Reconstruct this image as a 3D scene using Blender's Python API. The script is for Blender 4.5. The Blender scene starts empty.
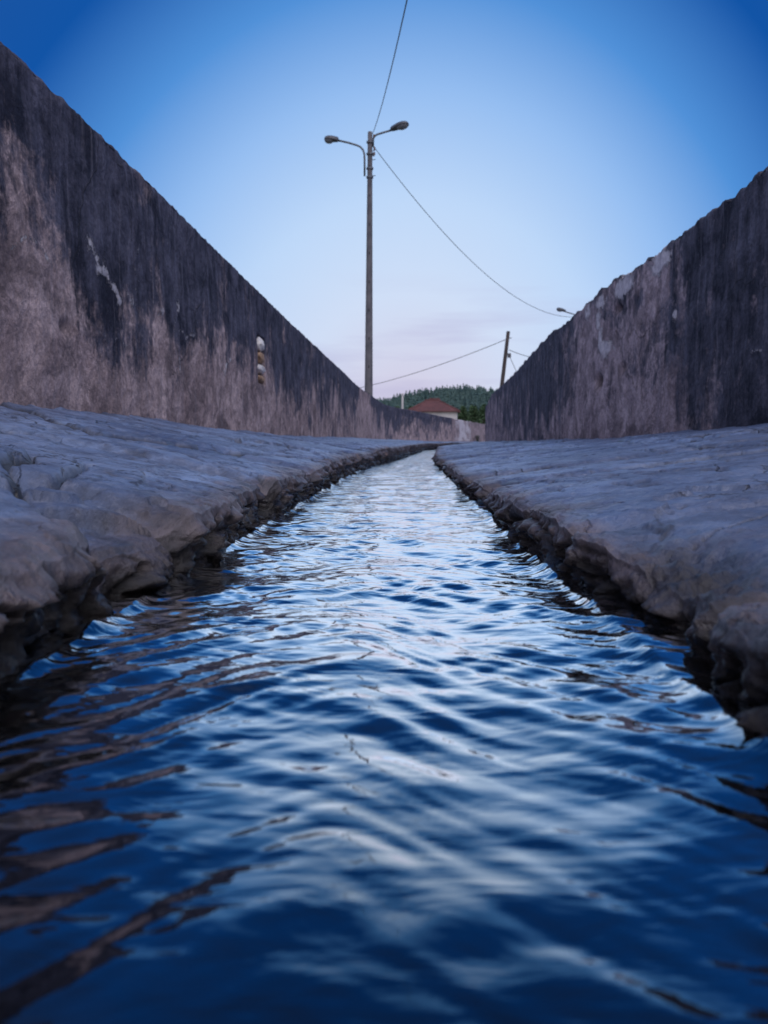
import bpy, bmesh, math, random
import numpy as np
from mathutils import Vector, Matrix

R = math.radians
scene = bpy.context.scene
col = scene.collection
random.seed(7)

# ------------------------------------------------------------------ camera
F, CX, CY, CZ = 820.0, 384.0, 512.0, 0.2
TH = math.atan(71 / F)
cd = bpy.data.cameras.new('camera')
cam = bpy.data.objects.new('camera', cd)
col.objects.link(cam)
cam.location = (0, 0, CZ)
cam.rotation_euler = (R(90) - TH, 0, 0)
cd.sensor_fit = 'VERTICAL'
cd.sensor_height = 24.0
cd.lens = 24.0 * F / 1024
cd.clip_start = 0.02
cd.clip_end = 6000
cd.dof.use_dof = True
cd.dof.focus_distance = 1.7
cd.dof.aperture_fstop = cd.lens / 3.8
scene.camera = cam

# ------------------------------------------------------------------ sky and light
w = bpy.data.worlds.new('World')
scene.world = w
w.use_nodes = True
nt = w.node_tree
nt.nodes.clear()


class NB:
    """small helper to write node graphs"""
    def __init__(s, tree): s.t = tree

    def n(s, kind, **kw):
        nd = s.t.nodes.new(kind)
        for k, v in kw.items():
            if k.startswith('i_'):
                key = k[2:]
                key = int(key) if key.isdigit() else key.replace('_', ' ')
                s.set(nd.inputs[key], v)
            else:
                setattr(nd, k, v)
        return nd

    def set(s, sock, v):
        if isinstance(v, bpy.types.NodeSocket): s.t.links.new(v, sock)
        else: sock.default_value = v

    def m(s, op, a, b=0.0, c=0.0, clamp=False):
        nd = s.t.nodes.new('ShaderNodeMath'); nd.operation = op; nd.use_clamp = clamp
        for i, v in enumerate((a, b, c)):
            s.set(nd.inputs[i], v)
        return nd.outputs[0]

    def ramp(s, fac, stops, interp='LINEAR'):
        nd = s.t.nodes.new('ShaderNodeValToRGB')
        nd.color_ramp.interpolation = interp
        el = nd.color_ramp.elements
        while len(el) < len(stops): el.new(0.5)
        for e, (p, c) in zip(el, stops):
            e.position = p
            e.color = (c, c, c, 1) if isinstance(c, (int, float)) else (*c, 1)
        s.set(nd.inputs[0], fac)
        return nd.outputs[0]

    def mix(s, fac, a, b, blend='MIX'):
        nd = s.t.nodes.new('ShaderNodeMix'); nd.data_type = 'RGBA'; nd.blend_type = blend
        s.set(nd.inputs[0], fac)
        for k, v in ((6, a), (7, b)):
            if isinstance(v, tuple) and len(v) == 3: v = (*v, 1)
            s.set(nd.inputs[k], v)
        return nd.outputs[2]

    def noise(s, vec, scale, detail=4, rough=0.55, dist=0.0, scl=None):
        if scl:
            mp = s.t.nodes.new('ShaderNodeMapping'); s.set(mp.inputs[0], vec)
            mp.inputs[3].default_value = scl
            vec = mp.outputs[0]
        nd = s.t.nodes.new('ShaderNodeTexNoise')
        s.set(nd.inputs['Vector'], vec)
        nd.inputs['Scale'].default_value = scale
        nd.inputs['Detail'].default_value = detail
        nd.inputs['Roughness'].default_value = rough
        nd.inputs['Distortion'].default_value = dist
        return nd.outputs[0]


def lin(r, g, b):
    f = lambda c: c / 12.92 if c <= 0.04045 else ((c + 0.055) / 1.055) ** 2.4
    return tuple(f(c / 255) for c in (r, g, b))


B = NB(nt)
tc = B.n('ShaderNodeTexCoord')
sep = B.n('ShaderNodeSeparateXYZ', i_0=tc.outputs['Generated'])
dx, dy, dz = sep.outputs
# angle from the place on the horizon where the sun went down; sides fall off a little faster
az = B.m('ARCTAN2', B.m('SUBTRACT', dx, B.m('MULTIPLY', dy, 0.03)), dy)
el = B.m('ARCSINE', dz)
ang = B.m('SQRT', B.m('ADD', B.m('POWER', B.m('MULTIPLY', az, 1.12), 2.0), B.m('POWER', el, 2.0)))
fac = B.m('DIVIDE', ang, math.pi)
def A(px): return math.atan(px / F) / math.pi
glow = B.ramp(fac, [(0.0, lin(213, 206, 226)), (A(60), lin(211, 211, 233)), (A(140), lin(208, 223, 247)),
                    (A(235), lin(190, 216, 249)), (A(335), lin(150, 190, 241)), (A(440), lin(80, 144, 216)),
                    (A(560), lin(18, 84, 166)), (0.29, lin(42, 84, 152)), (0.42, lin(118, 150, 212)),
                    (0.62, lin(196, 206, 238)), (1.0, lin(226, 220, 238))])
# pink band that hugs the horizon all round
low = B.ramp(dz, [(0.0, 1.0), (0.10, 0.35), (0.2, 0.0)])
glow = B.mix(B.m('MULTIPLY', low, 0.22), glow, lin(214, 200, 222))
# thin mauve cloud bars low down
cn = B.noise(tc.outputs['Generated'], 3.2, 5, 0.55, 0.0, (1.0, 1.0, 9.0))
cm = B.ramp(cn, [(0.50, 0.0), (0.66, 1.0)])
band = B.ramp(dz, [(0.02, 0.0), (0.06, 1.0), (0.13, 0.9), (0.2, 0.0)])
glow = B.mix(B.m('MULTIPLY', B.m('MULTIPLY', cm, band), 0.38), glow, lin(176, 172, 212))
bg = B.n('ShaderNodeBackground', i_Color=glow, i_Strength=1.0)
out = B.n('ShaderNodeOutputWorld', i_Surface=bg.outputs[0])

sd = bpy.data.lights.new('sun', 'SUN')
sd.energy = 1.0
sd.angle = R(40)
sd.color = (0.97, 0.95, 1.0)
sun = bpy.data.objects.new('sun', sd)
col.objects.link(sun)
sun.rotation_euler = Vector((-0.35, 0.75, -0.9)).to_track_quat('-Z', 'Y').to_euler()   # soft fill lamp added from behind to brighten the walls as twilight would

scene.view_settings.view_transform = 'Standard'
scene.view_settings.look = 'None'
scene.view_settings.gamma = 1
scene.view_settings.use_curve_mapping = False
scene.view_settings.exposure = 0.0
scene.render.engine = 'CYCLES'

# ------------------------------------------------------------------ numpy noise
def _hash(ix, iy, s):
    n = (ix.astype(np.int64) * 374761393 + iy.astype(np.int64) * 668265263 + s * 1442695041) & 0xffffffff
    n = ((n ^ (n >> 13)) * 1274126177) & 0xffffffff
    n = (n ^ (n >> 16)) & 0xffffffff
    n = (n * 2246822519) & 0xffffffff
    n = n ^ (n >> 15)
    return (n & 0xffffff) / float(0xffffff)


def perlin(x, y, s=0):
    x = np.asarray(x, float); y = np.asarray(y, float)
    x, y = np.broadcast_arrays(x, y)
    ix, iy = np.floor(x), np.floor(y)
    fx, fy = x - ix, y - iy
    u = fx * fx * fx * (fx * (fx * 6 - 15) + 10)
    v = fy * fy * fy * (fy * (fy * 6 - 15) + 10)
    def g(jx, jy):
        a = _hash(ix + jx, iy + jy, s) * 2 * np.pi
        return np.cos(a) * (fx - jx) + np.sin(a) * (fy - jy)
    return ((g(0, 0) * (1 - u) + g(1, 0) * u) * (1 - v) + (g(0, 1) * (1 - u) + g(1, 1) * u) * v) * 1.5


def fbm(x, y, s=0, o=4, gain=0.5):
    r = 0; a = 1.0; f = 1.0
    for k in range(o):
        r = r + a * perlin(np.asarray(x) * f + k * 17.3, np.asarray(y) * f - k * 9.1, s + k)
        a *= gain; f *= 2.03
    return r


def voro(x, y, s=0):
    x, y = np.broadcast_arrays(np.asarray(x, float), np.asarray(y, float))
    ix, iy = np.floor(x), np.floor(y)
    f1 = np.full(x.shape, 9.0); f2 = f1.copy(); cid = np.zeros(x.shape)
    for j in (-1, 0, 1):
        for i in (-1, 0, 1):
            cx = ix + i; cy = iy + j
            px = cx + 0.12 + 0.76 * _hash(cx, cy, s); py = cy + 0.12 + 0.76 * _hash(cx, cy, s + 5)
            d = np.hypot(px - x, py - y)
            c = _hash(cx, cy, s + 9)
            near = d < f1
            f2 = np.where(near, f1, np.minimum(f2, d))
            cid = np.where(near, c, cid)
            f1 = np.where(near, d, f1)
    return f1, f2, cid


def sst(a, b, x):
    t = np.clip((np.asarray(x, float) - a) / (b - a), 0, 1)
    return t * t * (3 - 2 * t)


# ------------------------------------------------------------------ mesh helpers
def tag(o, label=None, cat=None, group=None, kind=None):
    if label: o['label'] = label
    if cat: o['category'] = cat
    if group: o['group'] = group
    if kind: o['kind'] = kind
    return o


def empty(name, loc, rz=0):
    o = bpy.data.objects.new(name, None); col.objects.link(o)
    o.location = loc; o.rotation_euler = (0, 0, rz); o.empty_display_size = 0.2
    return o


def grid_mesh(name, X, Y, Z, mat, attrs=None, uv=None, parent=None, smooth=True):
    r, c = X.shape
    me = bpy.data.meshes.new(name)
    me.vertices.add(r * c)
    co = np.stack([X, Y, Z], -1).reshape(-1).astype(np.float32)
    me.vertices.foreach_set('co', co)
    idx = np.arange(r * c).reshape(r, c)
    q = np.stack([idx[:-1, :-1], idx[:-1, 1:], idx[1:, 1:], idx[1:, :-1]], -1).reshape(-1)
    nf = (r - 1) * (c - 1)
    me.loops.add(nf * 4); me.polygons.add(nf)
    me.loops.foreach_set('vertex_index', q.astype(np.int32))
    me.polygons.foreach_set('loop_start', np.arange(0, nf * 4, 4, dtype=np.int32))
    me.polygons.foreach_set('loop_total', np.full(nf, 4, dtype=np.int32))
    me.update(calc_edges=True)
    me.polygons.foreach_set('use_smooth', np.full(nf, smooth))
    for k, a in (attrs or {}).items():
        at = me.attributes.new(k, 'FLOAT', 'POINT')
        at.data.foreach_set('value', np.broadcast_to(a, (r, c)).reshape(-1).astype(np.float32))
    if uv is not None:
        l = me.uv_layers.new(name='UVMap')
        U = np.stack([np.broadcast_to(uv[0], (r, c)), np.broadcast_to(uv[1], (r, c))], -1).reshape(-1, 2)[q]
        l.data.foreach_set('uv', U.reshape(-1).astype(np.float32))
    me.materials.append(mat)
    o = bpy.data.objects.new(name, me); col.objects.link(o)
    if parent: o.parent = parent
    return o


def from_bm(name, bm, mat, parent=None, smooth=False):
    bmesh.ops.recalc_face_normals(bm, faces=bm.faces)
    me = bpy.data.meshes.new(name); bm.to_mesh(me); bm.free()
    if smooth:
        for p in me.polygons: p.use_smooth = True
    me.materials.append(mat)
    o = bpy.data.objects.new(name, me); col.objects.link(o)
    if parent: o.parent = parent
    return o


def tube(bm, pts, rad, seg=8, cap=True):
    """a tube along pts; rad a number or one per point"""
    pts = [Vector(p) for p in pts]
    rr = rad if isinstance(rad, (list, tuple)) else [rad] * len(pts)
    rings = []
    up = Vector((0.123, 0.21, 1)).normalized()
    for i, p in enumerate(pts):
        t = (pts[min(i + 1, len(pts) - 1)] - pts[max(i - 1, 0)]).normalized()
        a = t.cross(up)
        if a.length < 1e-3: a = t.cross(Vector((1, 0, 0)))
        a.normalize(); b = t.cross(a).normalized()
        rings.append([bm.verts.new(p + a * math.cos(2 * math.pi * k / seg) * rr[i] + b * math.sin(2 * math.pi * k / seg) * rr[i]) for k in range(seg)])
    for i in range(len(rings) - 1):
        for k in range(seg):
            bm.faces.new((rings[i][k], rings[i][(k + 1) % seg], rings[i + 1][(k + 1) % seg], rings[i + 1][k]))
    if cap:
        bm.faces.new(rings[0][::-1]); bm.faces.new(rings[-1])


def box(bm, c, s, mat=None):
    r = bmesh.ops.create_cube(bm, size=1.0)
    for v in r['verts']:
        v.co = Vector((v.co.x * s[0], v.co.y * s[1], v.co.z * s[2])) + Vector(c)
        if mat: v.co = mat @ v.co
    return r['verts']


# ------------------------------------------------------------------ materials
def new_mat(name):
    m = bpy.data.materials.new(name); m.use_nodes = True
    m.node_tree.nodes.clear()
    b = NB(m.node_tree)
    p = b.n('ShaderNodeBsdfPrincipled')
    o = b.n('ShaderNodeOutputMaterial', i_Surface=p.outputs[0])
    return m, b, p, o


def simple(name, c1, c2, scale=6, rough=0.7, metal=0.0, bump=0.3, bscale=None, dist=0.01):
    m, b, p, o = new_mat(name)
    t = b.n('ShaderNodeTexCoord').outputs['Object']
    n = b.noise(t, scale, 6, 0.6)
    b.set(p.inputs['Base Color'], b.mix(b.ramp(n, [(0.35, 0.0), (0.65, 1.0)]), c1, c2))
    p.inputs['Roughness'].default_value = rough
    p.inputs['Metallic'].default_value = metal
    bp = b.n('ShaderNodeBump', i_Strength=bump, i_Distance=dist, i_Height=b.noise(t, bscale or scale * 5, 6, 0.6))
    b.set(p.inputs['Normal'], bp.outputs[0])
    return m


def attr(b, name):
    return b.n('ShaderNodeAttribute', attribute_name=name).outputs['Fac']


def wall_material(name, warm1, warm2, dark1, dark2, seed=0.0):
    m, b, p, o = new_mat(name)
    uvn = b.n('ShaderNodeUVMap', uv_map='UVMap').outputs[0]
    mp = b.n('ShaderNodeMapping', i_0=uvn); mp.inputs[1].default_value = (seed, seed * 0.3, 0)
    uv = mp.outputs[0]
    stain = attr(b, 'stain'); pale = attr(b, 'pale'); hole = attr(b, 'hole')
    # warm render, mottled
    base = b.mix(b.ramp(b.noise(uv, 2.6, 8, 0.62, 0.8), [(0.36, 0.0), (0.64, 1.0)]), warm1, warm2)
    base = b.mix(b.m('MULTIPLY', b.ramp(b.noise(uv, 6, 7, 0.72, 1.0), [(0.44, 0.0), (0.60, 1.0)]), 0.6), base, tuple(c * 0.45 for c in warm2))
    base = b.mix(b.m('MULTIPLY', b.ramp(b.noise(uv, 2.2, 8, 0.68, 0.6), [(0.50, 0.0), (0.60, 1.0)]), 0.65), base, (0.10, 0.075, 0.08))
    # pale worn swirls where a skin of plaster has come away
    sw = b.ramp(b.noise(uv, 3.3, 7, 0.6, 2.2, (1, 1.7, 1)), [(0.475, 0.0), (0.5, 1.0), (0.525, 0.0)])
    base = b.mix(b.m('MULTIPLY', sw, b.ramp(b.noise(uv, 1.3, 3), [(0.5, 0.0), (0.66, 0.4)])), base, tuple(min(1, c * 1.5) for c in warm1))
    # black growth from the top, running down in streaks
    st1 = b.noise(uv, 1.0, 5, 0.62, 0.3, (5.5, 0.7, 1))
    st2 = b.noise(uv, 1.0, 6, 0.68, 0.3, (19, 2.0, 1))
    bl = b.noise(uv, 1.5, 8, 0.66, 0.5)
    v = b.m('ADD', stain, b.m('MULTIPLY', b.m('SUBTRACT', st1, 0.5), 1.3))
    v = b.m('ADD', v, b.m('MULTIPLY', b.m('SUBTRACT', st2, 0.5), 0.9))
    v = b.m('ADD', v, b.m('MULTIPLY', b.m('SUBTRACT', bl, 0.5), 3.6))
    v = b.m('ADD', v, b.m('MULTIPLY', b.m('SUBTRACT', b.noise(uv, 14, 6, 0.75), 0.5), 1.5))
    sm = b.ramp(v, [(0.30, 0.0), (0.48, 0.55), (0.80, 1.0)])
    dk = b.mix(b.ramp(b.m('ADD', b.m('MULTIPLY', b.noise(uv, 1.0, 6, 0.7, 0.4, (9, 1.6, 1)), 0.42), b.m('MULTIPLY', b.noise(uv, 2.8, 9, 0.74, 0.3), 0.58)), [(0.43, 0.0), (0.60, 1.0)]), dark1, dark2)
    c = b.mix(sm, base, dk)
    # fine chalky drips and specks
    sp = b.ramp(b.noise(uv, 1.0, 5, 0.7, 0.3, (42, 13, 1)), [(0.64, 0.0), (0.74, 1.0)])
    c = b.mix(b.m('MULTIPLY', sp, 0.7), c, (0.30, 0.28, 0.30))
    dr = b.ramp(b.noise(uv, 1.0, 4, 0.6, 0.2, (20, 0.7, 1)), [(0.58, 0.0), (0.72, 1.0)])
    c = b.mix(b.m('MULTIPLY', dr, 0.5), c, (0.26, 0.24, 0.27))
    pt = b.ramp(b.noise(uv, 1.0, 5, 0.7, 0.0, (60, 30, 1)), [(0.30, 1.0), (0.38, 0.0)])
    c = b.mix(b.m('MULTIPLY', pt, 0.6), c, (0.02, 0.02, 0.025))
    gr = b.ramp(b.noise(uv, 38, 7, 0.8), [(0.38, 0.0), (0.62, 1.0)])
    c = b.mix(1.0, c, b.mix(gr, (0.65, 0.65, 0.67), (1.25, 1.25, 1.25)), 'MULTIPLY')
    # shrinkage cracks
    vo = b.n('ShaderNodeTexVoronoi', feature='DISTANCE_TO_EDGE', i_Scale=0.9)
    wv = b.n('ShaderNodeVectorMath', operation='ADD', i_0=uv,
             i_1=b.n('ShaderNodeVectorMath', operation='SCALE', i_0=b.n('ShaderNodeTexNoise', i_Vector=uv, i_Scale=3.0, i_Detail=6.0).outputs[1], i_Scale=0.35).outputs[0])
    b.set(vo.inputs['Vector'], wv.outputs[0])
    ck = b.m('MULTIPLY', b.ramp(vo.outputs[0], [(0.0, 1.0), (0.005, 0.0)]), b.ramp(b.noise(uv, 1.1, 2), [(0.52, 0.0), (0.6, 0.8)]))
    c = b.mix(b.m('MULTIPLY', ck, 0.7), c, (0.03, 0.028, 0.03))
    # patches of fresh white plaster, and hollows with their inner shade painted dark
    pl = b.ramp(b.m('ADD', pale, b.m('MULTIPLY', b.m('SUBTRACT', b.noise(uv, 9, 8, 0.8), 0.5), 2.8)), [(0.44, 0.0), (0.58, 1.0)])
    c = b.mix(b.m('MULTIPLY', pl, 0.85), c, b.mix(b.ramp(b.noise(uv, 20, 6, .7), [(.35, 0.0), (.65, 1.0)]), (0.78, 0.74, 0.76), (0.42, 0.38, 0.41)))
    c = b.mix(hole, c, (0.035, 0.025, 0.022))
    b.set(p.inputs['Base Color'], c)
    p.inputs['Roughness'].default_value = 0.9
    p.inputs['Specular IOR Level'].default_value = 0.25
    h = b.m('ADD', b.m('MULTIPLY', b.noise(uv, 30, 8, 0.7), 0.5), b.m('MULTIPLY', b.noise(uv, 7, 6, 0.6, 1.0), 0.9))
    h = b.m('ADD', h, b.m('MULTIPLY', sm, 0.12)); h = b.m('ADD', h, b.m('MULTIPLY', pl, 0.3))
    h = b.m('SUBTRACT', h, b.m('MULTIPLY', ck, 0.5))
    bp = b.n('ShaderNodeBump', i_Strength=0.9, i_Distance=0.022, i_Height=h)
    b.set(p.inputs['Normal'], bp.outputs[0])
    return m


M = {}
M['wall_l'] = wall_material('stained_plaster', (0.64, 0.49, 0.47), (0.34, 0.25, 0.245), (0.020, 0.021, 0.036), (0.125, 0.122, 0.165))
M['wall_r'] = wall_material('stained_plaster_grey', (0.60, 0.48, 0.49), (0.30, 0.235, 0.25), (0.022, 0.024, 0.036), (0.13, 0.128, 0.165), 13.7)
M['wall_f'] = wall_material('flaking_whitewash', (0.50, 0.39, 0.39), (0.33, 0.25, 0.255), (0.14, 0.12, 0.13), (0.26, 0.22, 0.23), 31.1)

# stone of the pavement
m, b, p, o = new_mat('worn_flagstone')
t = b.n('ShaderNodeNewGeometry').outputs['Position']
lip = attr(b, 'lip'); joint = attr(b, 'joint'); tone = attr(b, 'tone'); hgt = attr(b, 'hgt')
fcA = attr(b, 'face')
n1 = b.noise(t, 1.6, 7, 0.62, 0.5)
n2 = b.noise(t, 9, 8, 0.68, 0.4)
c = b.mix(b.ramp(n1, [(0.36, 0.0), (0.62, 1.0)]), (0.065, 0.10, 0.21), (0.30, 0.40, 0.62))  # pushed bluer than the stone itself, carrying the light's blue cast
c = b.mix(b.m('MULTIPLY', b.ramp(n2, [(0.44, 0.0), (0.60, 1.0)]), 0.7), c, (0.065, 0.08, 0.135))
c = b.mix(b.m('MULTIPLY', b.ramp(b.noise(t, 34, 7, 0.75), [(0.50, 0.0), (0.66, 1.0)]), 0.5), c, (0.38, 0.40, 0.50))
c = b.mix(b.m('MULTIPLY', b.ramp(b.noise(t, 55, 4, 0.7), [(0.30, 1.0), (0.40, 0.0)]), 0.5), c, (0.04, 0.04, 0.05))
c = b.mix(b.m('MULTIPLY', b.m('MULTIPLY', tone, b.m('SUBTRACT', 1.0, fcA)), 0.6), c, (0.11, 0.13, 0.20))
# hair cracks and flaking lines in the stone
wp_ = b.n('ShaderNodeVectorMath', operation='ADD', i_0=t, i_1=b.n('ShaderNodeVectorMath', operation='SCALE', i_0=b.n('ShaderNodeTexNoise', i_Vector=t, i_Scale=4.0, i_Detail=7.0, i_Roughness=0.6).outputs[1], i_Scale=0.28).outputs[0])
ckf = 0
for sc_, wd_, th_ in ((1.9, 0.012, 0.44), (3.7, 0.014, 0.50)):
    v_ = b.n('ShaderNodeTexVoronoi', feature='DISTANCE_TO_EDGE', i_Vector=wp_.outputs[0], i_Scale=sc_)
    k_ = b.m('MULTIPLY', b.ramp(v_.outputs[0], [(0.0, 1.0), (wd_, 0.0)]), b.ramp(b.noise(t, sc_ * .5, 2), [(th_ + .02, 0.0), (th_ + .16, 1.0)]))
    ckf = k_ if ckf == 0 else b.m('MAXIMUM', ckf, k_)
c = b.mix(b.m('MULTIPLY', ckf, 0.85), c, (0.03, 0.03, 0.04))
wm = b.ramp(b.m('ADD', lip, b.m('MULTIPLY', b.m('SUBTRACT', b.noise(t, 5, 6, 0.6), 0.5), 1.6)), [(0.32, 0.0), (0.75, 1.0)])
c = b.mix(b.m('MULTIPLY', wm, 0.85), c, b.mix(b.ramp(n2, [(.4, 0.0), (.6, 1.0)]), (0.21, 0.155, 0.145), (0.05, 0.038, 0.038)))
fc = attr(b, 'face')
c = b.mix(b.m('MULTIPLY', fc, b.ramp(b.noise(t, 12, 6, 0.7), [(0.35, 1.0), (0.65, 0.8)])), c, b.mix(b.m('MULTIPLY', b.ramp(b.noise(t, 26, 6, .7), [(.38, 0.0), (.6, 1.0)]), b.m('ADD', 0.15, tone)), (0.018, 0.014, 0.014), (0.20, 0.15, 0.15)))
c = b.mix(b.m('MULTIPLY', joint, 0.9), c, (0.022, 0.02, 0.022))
# the band that the water keeps wet and grown over
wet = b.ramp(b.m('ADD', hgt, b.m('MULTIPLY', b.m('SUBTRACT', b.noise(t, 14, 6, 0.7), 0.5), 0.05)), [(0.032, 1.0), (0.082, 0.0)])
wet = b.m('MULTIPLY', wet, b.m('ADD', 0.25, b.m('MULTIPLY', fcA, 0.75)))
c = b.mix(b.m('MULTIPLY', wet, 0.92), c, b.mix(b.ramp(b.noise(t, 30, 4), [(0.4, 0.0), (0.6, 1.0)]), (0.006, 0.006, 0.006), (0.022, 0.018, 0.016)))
b.set(p.inputs['Base Color'], c)
b.set(p.inputs['Roughness'], b.m('SUBTRACT', b.m('ADD', 0.27, b.m('MULTIPLY', n2, 0.3)), b.m('MULTIPLY', wet, 0.22)))
b.set(p.inputs['Specular IOR Level'], b.m('ADD', 0.05, b.m('MULTIPLY', b.ramp(hgt, [(0.0, 0.0), (0.02, 1.0)]), 0.85)))
vor = b.n('ShaderNodeTexVoronoi', feature='F1', i_Vector=t, i_Scale=60.0)
h = b.m('ADD', b.m('MULTIPLY', b.noise(t, 25, 9, 0.72), 1.0), b.m('MULTIPLY', b.noise(t, 110, 5, 0.75), 0.7))
h = b.m('SUBTRACT', b.m('ADD', h, b.m('MULTIPLY', vor.outputs[0], 0.2)), b.m('MULTIPLY', ckf, 0.9))
bp = b.n('ShaderNodeBump', i_Strength=0.9, i_Distance=0.007, i_Height=h)
b.set(p.inputs['Normal'], bp.outputs[0])
M['stone'] = m

# water
m = bpy.data.materials.new('clear_water'); m.use_nodes = True; m.node_tree.nodes.clear()
b = NB(m.node_tree)
t = b.n('ShaderNodeNewGeometry').outputs['Position']
h = b.m('ADD', b.m('MULTIPLY', b.noise(t, 26, 3, 0.5, 0.5, (0.55, 1.3, 1)), 0.55), b.m('MULTIPLY', b.noise(t, 8, 3, 0.5, 0.6, (0.6, 1.3, 1)), 2.0))
bp = b.n('ShaderNodeBump', i_Strength=0.55, i_Distance=0.012, i_Height=b.m('MULTIPLY', h, b.ramp(b.m('DIVIDE', b.n('ShaderNodeSeparateXYZ', i_0=t).outputs[1], 10.0), [(0.05, 0.35), (0.25, 1.0), (0.6, 1.5)])))
gl = b.n('ShaderNodeBsdfGlossy', i_Color=(1, 1, 1, 1), i_Roughness=0.03, i_Normal=bp.outputs[0])
tr = b.n('ShaderNodeBsdfTransparent', i_Color=(0.34, 0.42, 0.55, 1))
fr = b.n('ShaderNodeFresnel', i_IOR=1.33, i_Normal=bp.outputs[0])
mx = b.n('ShaderNodeMixShader', i_0=b.m('MULTIPLY', fr.outputs[0], 4.2, clamp=True), i_1=tr.outputs[0], i_2=gl.outputs[0])
b.n('ShaderNodeOutputMaterial', i_Surface=mx.outputs[0])
M['water'] = m

M['concrete'] = simple('pole_concrete', (0.15, 0.145, 0.16), (0.085, 0.085, 0.10), 3, 0.85, bump=0.4)
M['steel'] = simple('galvanised_steel', (0.10, 0.11, 0.13), (0.17, 0.18, 0.2), 20, 0.5, 0.6, 0.1)
M['lamp'] = simple('lamp_housing', (0.07, 0.075, 0.09), (0.12, 0.125, 0.14), 12, 0.45, 0.2, 0.1)
M['lens'] = simple('lamp_lens', (0.16, 0.17, 0.20), (0.24, 0.25, 0.28), 12, 0.15, 0.0, 0.05)
M['wood'] = simple('weathered_wood', (0.075, 0.06, 0.055), (0.045, 0.038, 0.038), 5, 0.85, bump=0.6)
M['cable'] = simple('black_cable', (0.02, 0.02, 0.025), (0.035, 0.035, 0.04), 5, 0.5)
M['ceramic'] = simple('insulator', (0.18, 0.09, 0.06), (0.10, 0.05, 0.04), 30, 0.25)
M['leaf'] = simple('weed_leaf', (0.05, 0.10, 0.035), (0.03, 0.06, 0.025), 8, 0.6)
M['pine'] = simple('pine_needles', (0.038, 0.088, 0.085), (0.07, 0.125, 0.105), 0.12, 0.7, bump=0.0)
M['bush'] = simple('bush_leaves', (0.045, 0.095, 0.04), (0.075, 0.13, 0.055), 0.5, 0.7, bump=0.0)
M['bark'] = simple('bark', (0.10, 0.075, 0.06), (0.06, 0.045, 0.04), 2, 0.9)
M['field'] = simple('dry_field', (0.10, 0.12, 0.065), (0.16, 0.15, 0.10), 0.08, 0.95, bump=0.5, bscale=2, dist=0.2)
M['white'] = simple('white_render', (0.66, 0.64, 0.63), (0.52, 0.50, 0.50), 0.6, 0.85)
M['stonebit'] = simple('rubble_stone', (0.50, 0.32, 0.19), (0.26, 0.16, 0.10), 14, 0.85, bump=0.8)
M['plasterbit'] = simple('lime_plaster', (0.86, 0.82, 0.78), (0.62, 0.57, 0.53), 18, 0.85, bump=0.8)
M['dark'] = simple('hole_shade', (0.02, 0.022, 0.03), (0.03, 0.03, 0.035), 3, 0.2)  # near-black stand-in for the shade inside the pole's holes
m, b, p, o = new_mat('roof_tiles')
t = b.n('ShaderNodeTexCoord').outputs['Object']
wv = b.n('ShaderNodeTexWave', i_Vector=t, i_Scale=2.2, i_Distortion=0.4)
c = b.mix(b.ramp(b.noise(t, 1.3, 7, 0.7), [(0.36, 0.0), (0.64, 1.0)]), (0.20, 0.080, 0.078), (0.12, 0.055, 0.056))
c = b.mix(b.m('MULTIPLY', wv.outputs[1], 0.35), c, (0.09, 0.035, 0.03))
b.set(p.inputs['Base Color'], c); p.inputs['Roughness'].default_value = 0.8
b.set(p.inputs['Normal'], b.n('ShaderNodeBump', i_Strength=0.8, i_Distance=0.08, i_Height=wv.outputs[1]).outputs[0])
M['tile'] = m

# ------------------------------------------------------------------ plan of the lane
def interp_plan(pts, q):
    """smooth curve through (Y, X) pairs"""
    pts = np.array(pts, float); y, x = pts[:, 0], pts[:, 1]
    d = np.gradient(x, y)
    i = np.clip(np.searchsorted(y, q) - 1, 0, len(y) - 2)
    h = y[i + 1] - y[i]; t = np.clip((q - y[i]) / h, 0, 1)
    return ((2 * t**3 - 3 * t**2 + 1) * x[i] + (t**3 - 2 * t**2 + t) * h * d[i] + (-2 * t**3 + 3 * t**2) * x[i + 1] + (t**3 - t**2) * h * d[i + 1])


LW = [(-6, -1.60), (-2, -1.50), (1, -1.44), (3.2, -1.435), (4.6, -1.375), (8.45, -1.25), (10.3, -1.19), (13.75, -1.05), (18, -0.88),
      (22.3, -0.72), (27.1, -0.42), (35.5, 0.28), (42.9, 1.95), (54, 4.45), (65.4, 8.0), (80, 14.5)]
RW = [(-6, 2.1), (1, 2.09), (4.7, 2.11), (6.7, 2.14), (9.5, 2.22), (12.9, 2.42), (17.8, 2.84), (22.7, 3.2), (27, 3.47), (30, 3.68)]
XC = [(-6, 0), (2.2, 0.0), (3.2, 0.03), (4.5, 0.07), (6.5, 0.17), (9, 0.37), (12, 0.60), (15, 0.84), (18, 1.10), (20, 1.55), (23, 2.1), (27, 2.4), (32, 3.1), (40, 5.0), (50, 8.2), (80, 19)]
BL = [(-6, .39), (3.2, .38), (7.5, .30), (22, .27), (35, .17), (43, .12), (80, .12)]    # foot of the left wall
BR = [(-6, .30), (4.7, .29), (6.6, .25), (9.5, .225), (27, .185), (40, .14), (80, .12)]
XR2 = RW + [(36, 5.3), (44, 8.6), (54, 12.5), (65, 17), (80, 26)]
f_lw = lambda y: interp_plan(LW, y)
f_rw = lambda y: interp_plan(XR2, y)
f_xc = lambda y: interp_plan(XC, y)

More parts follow.
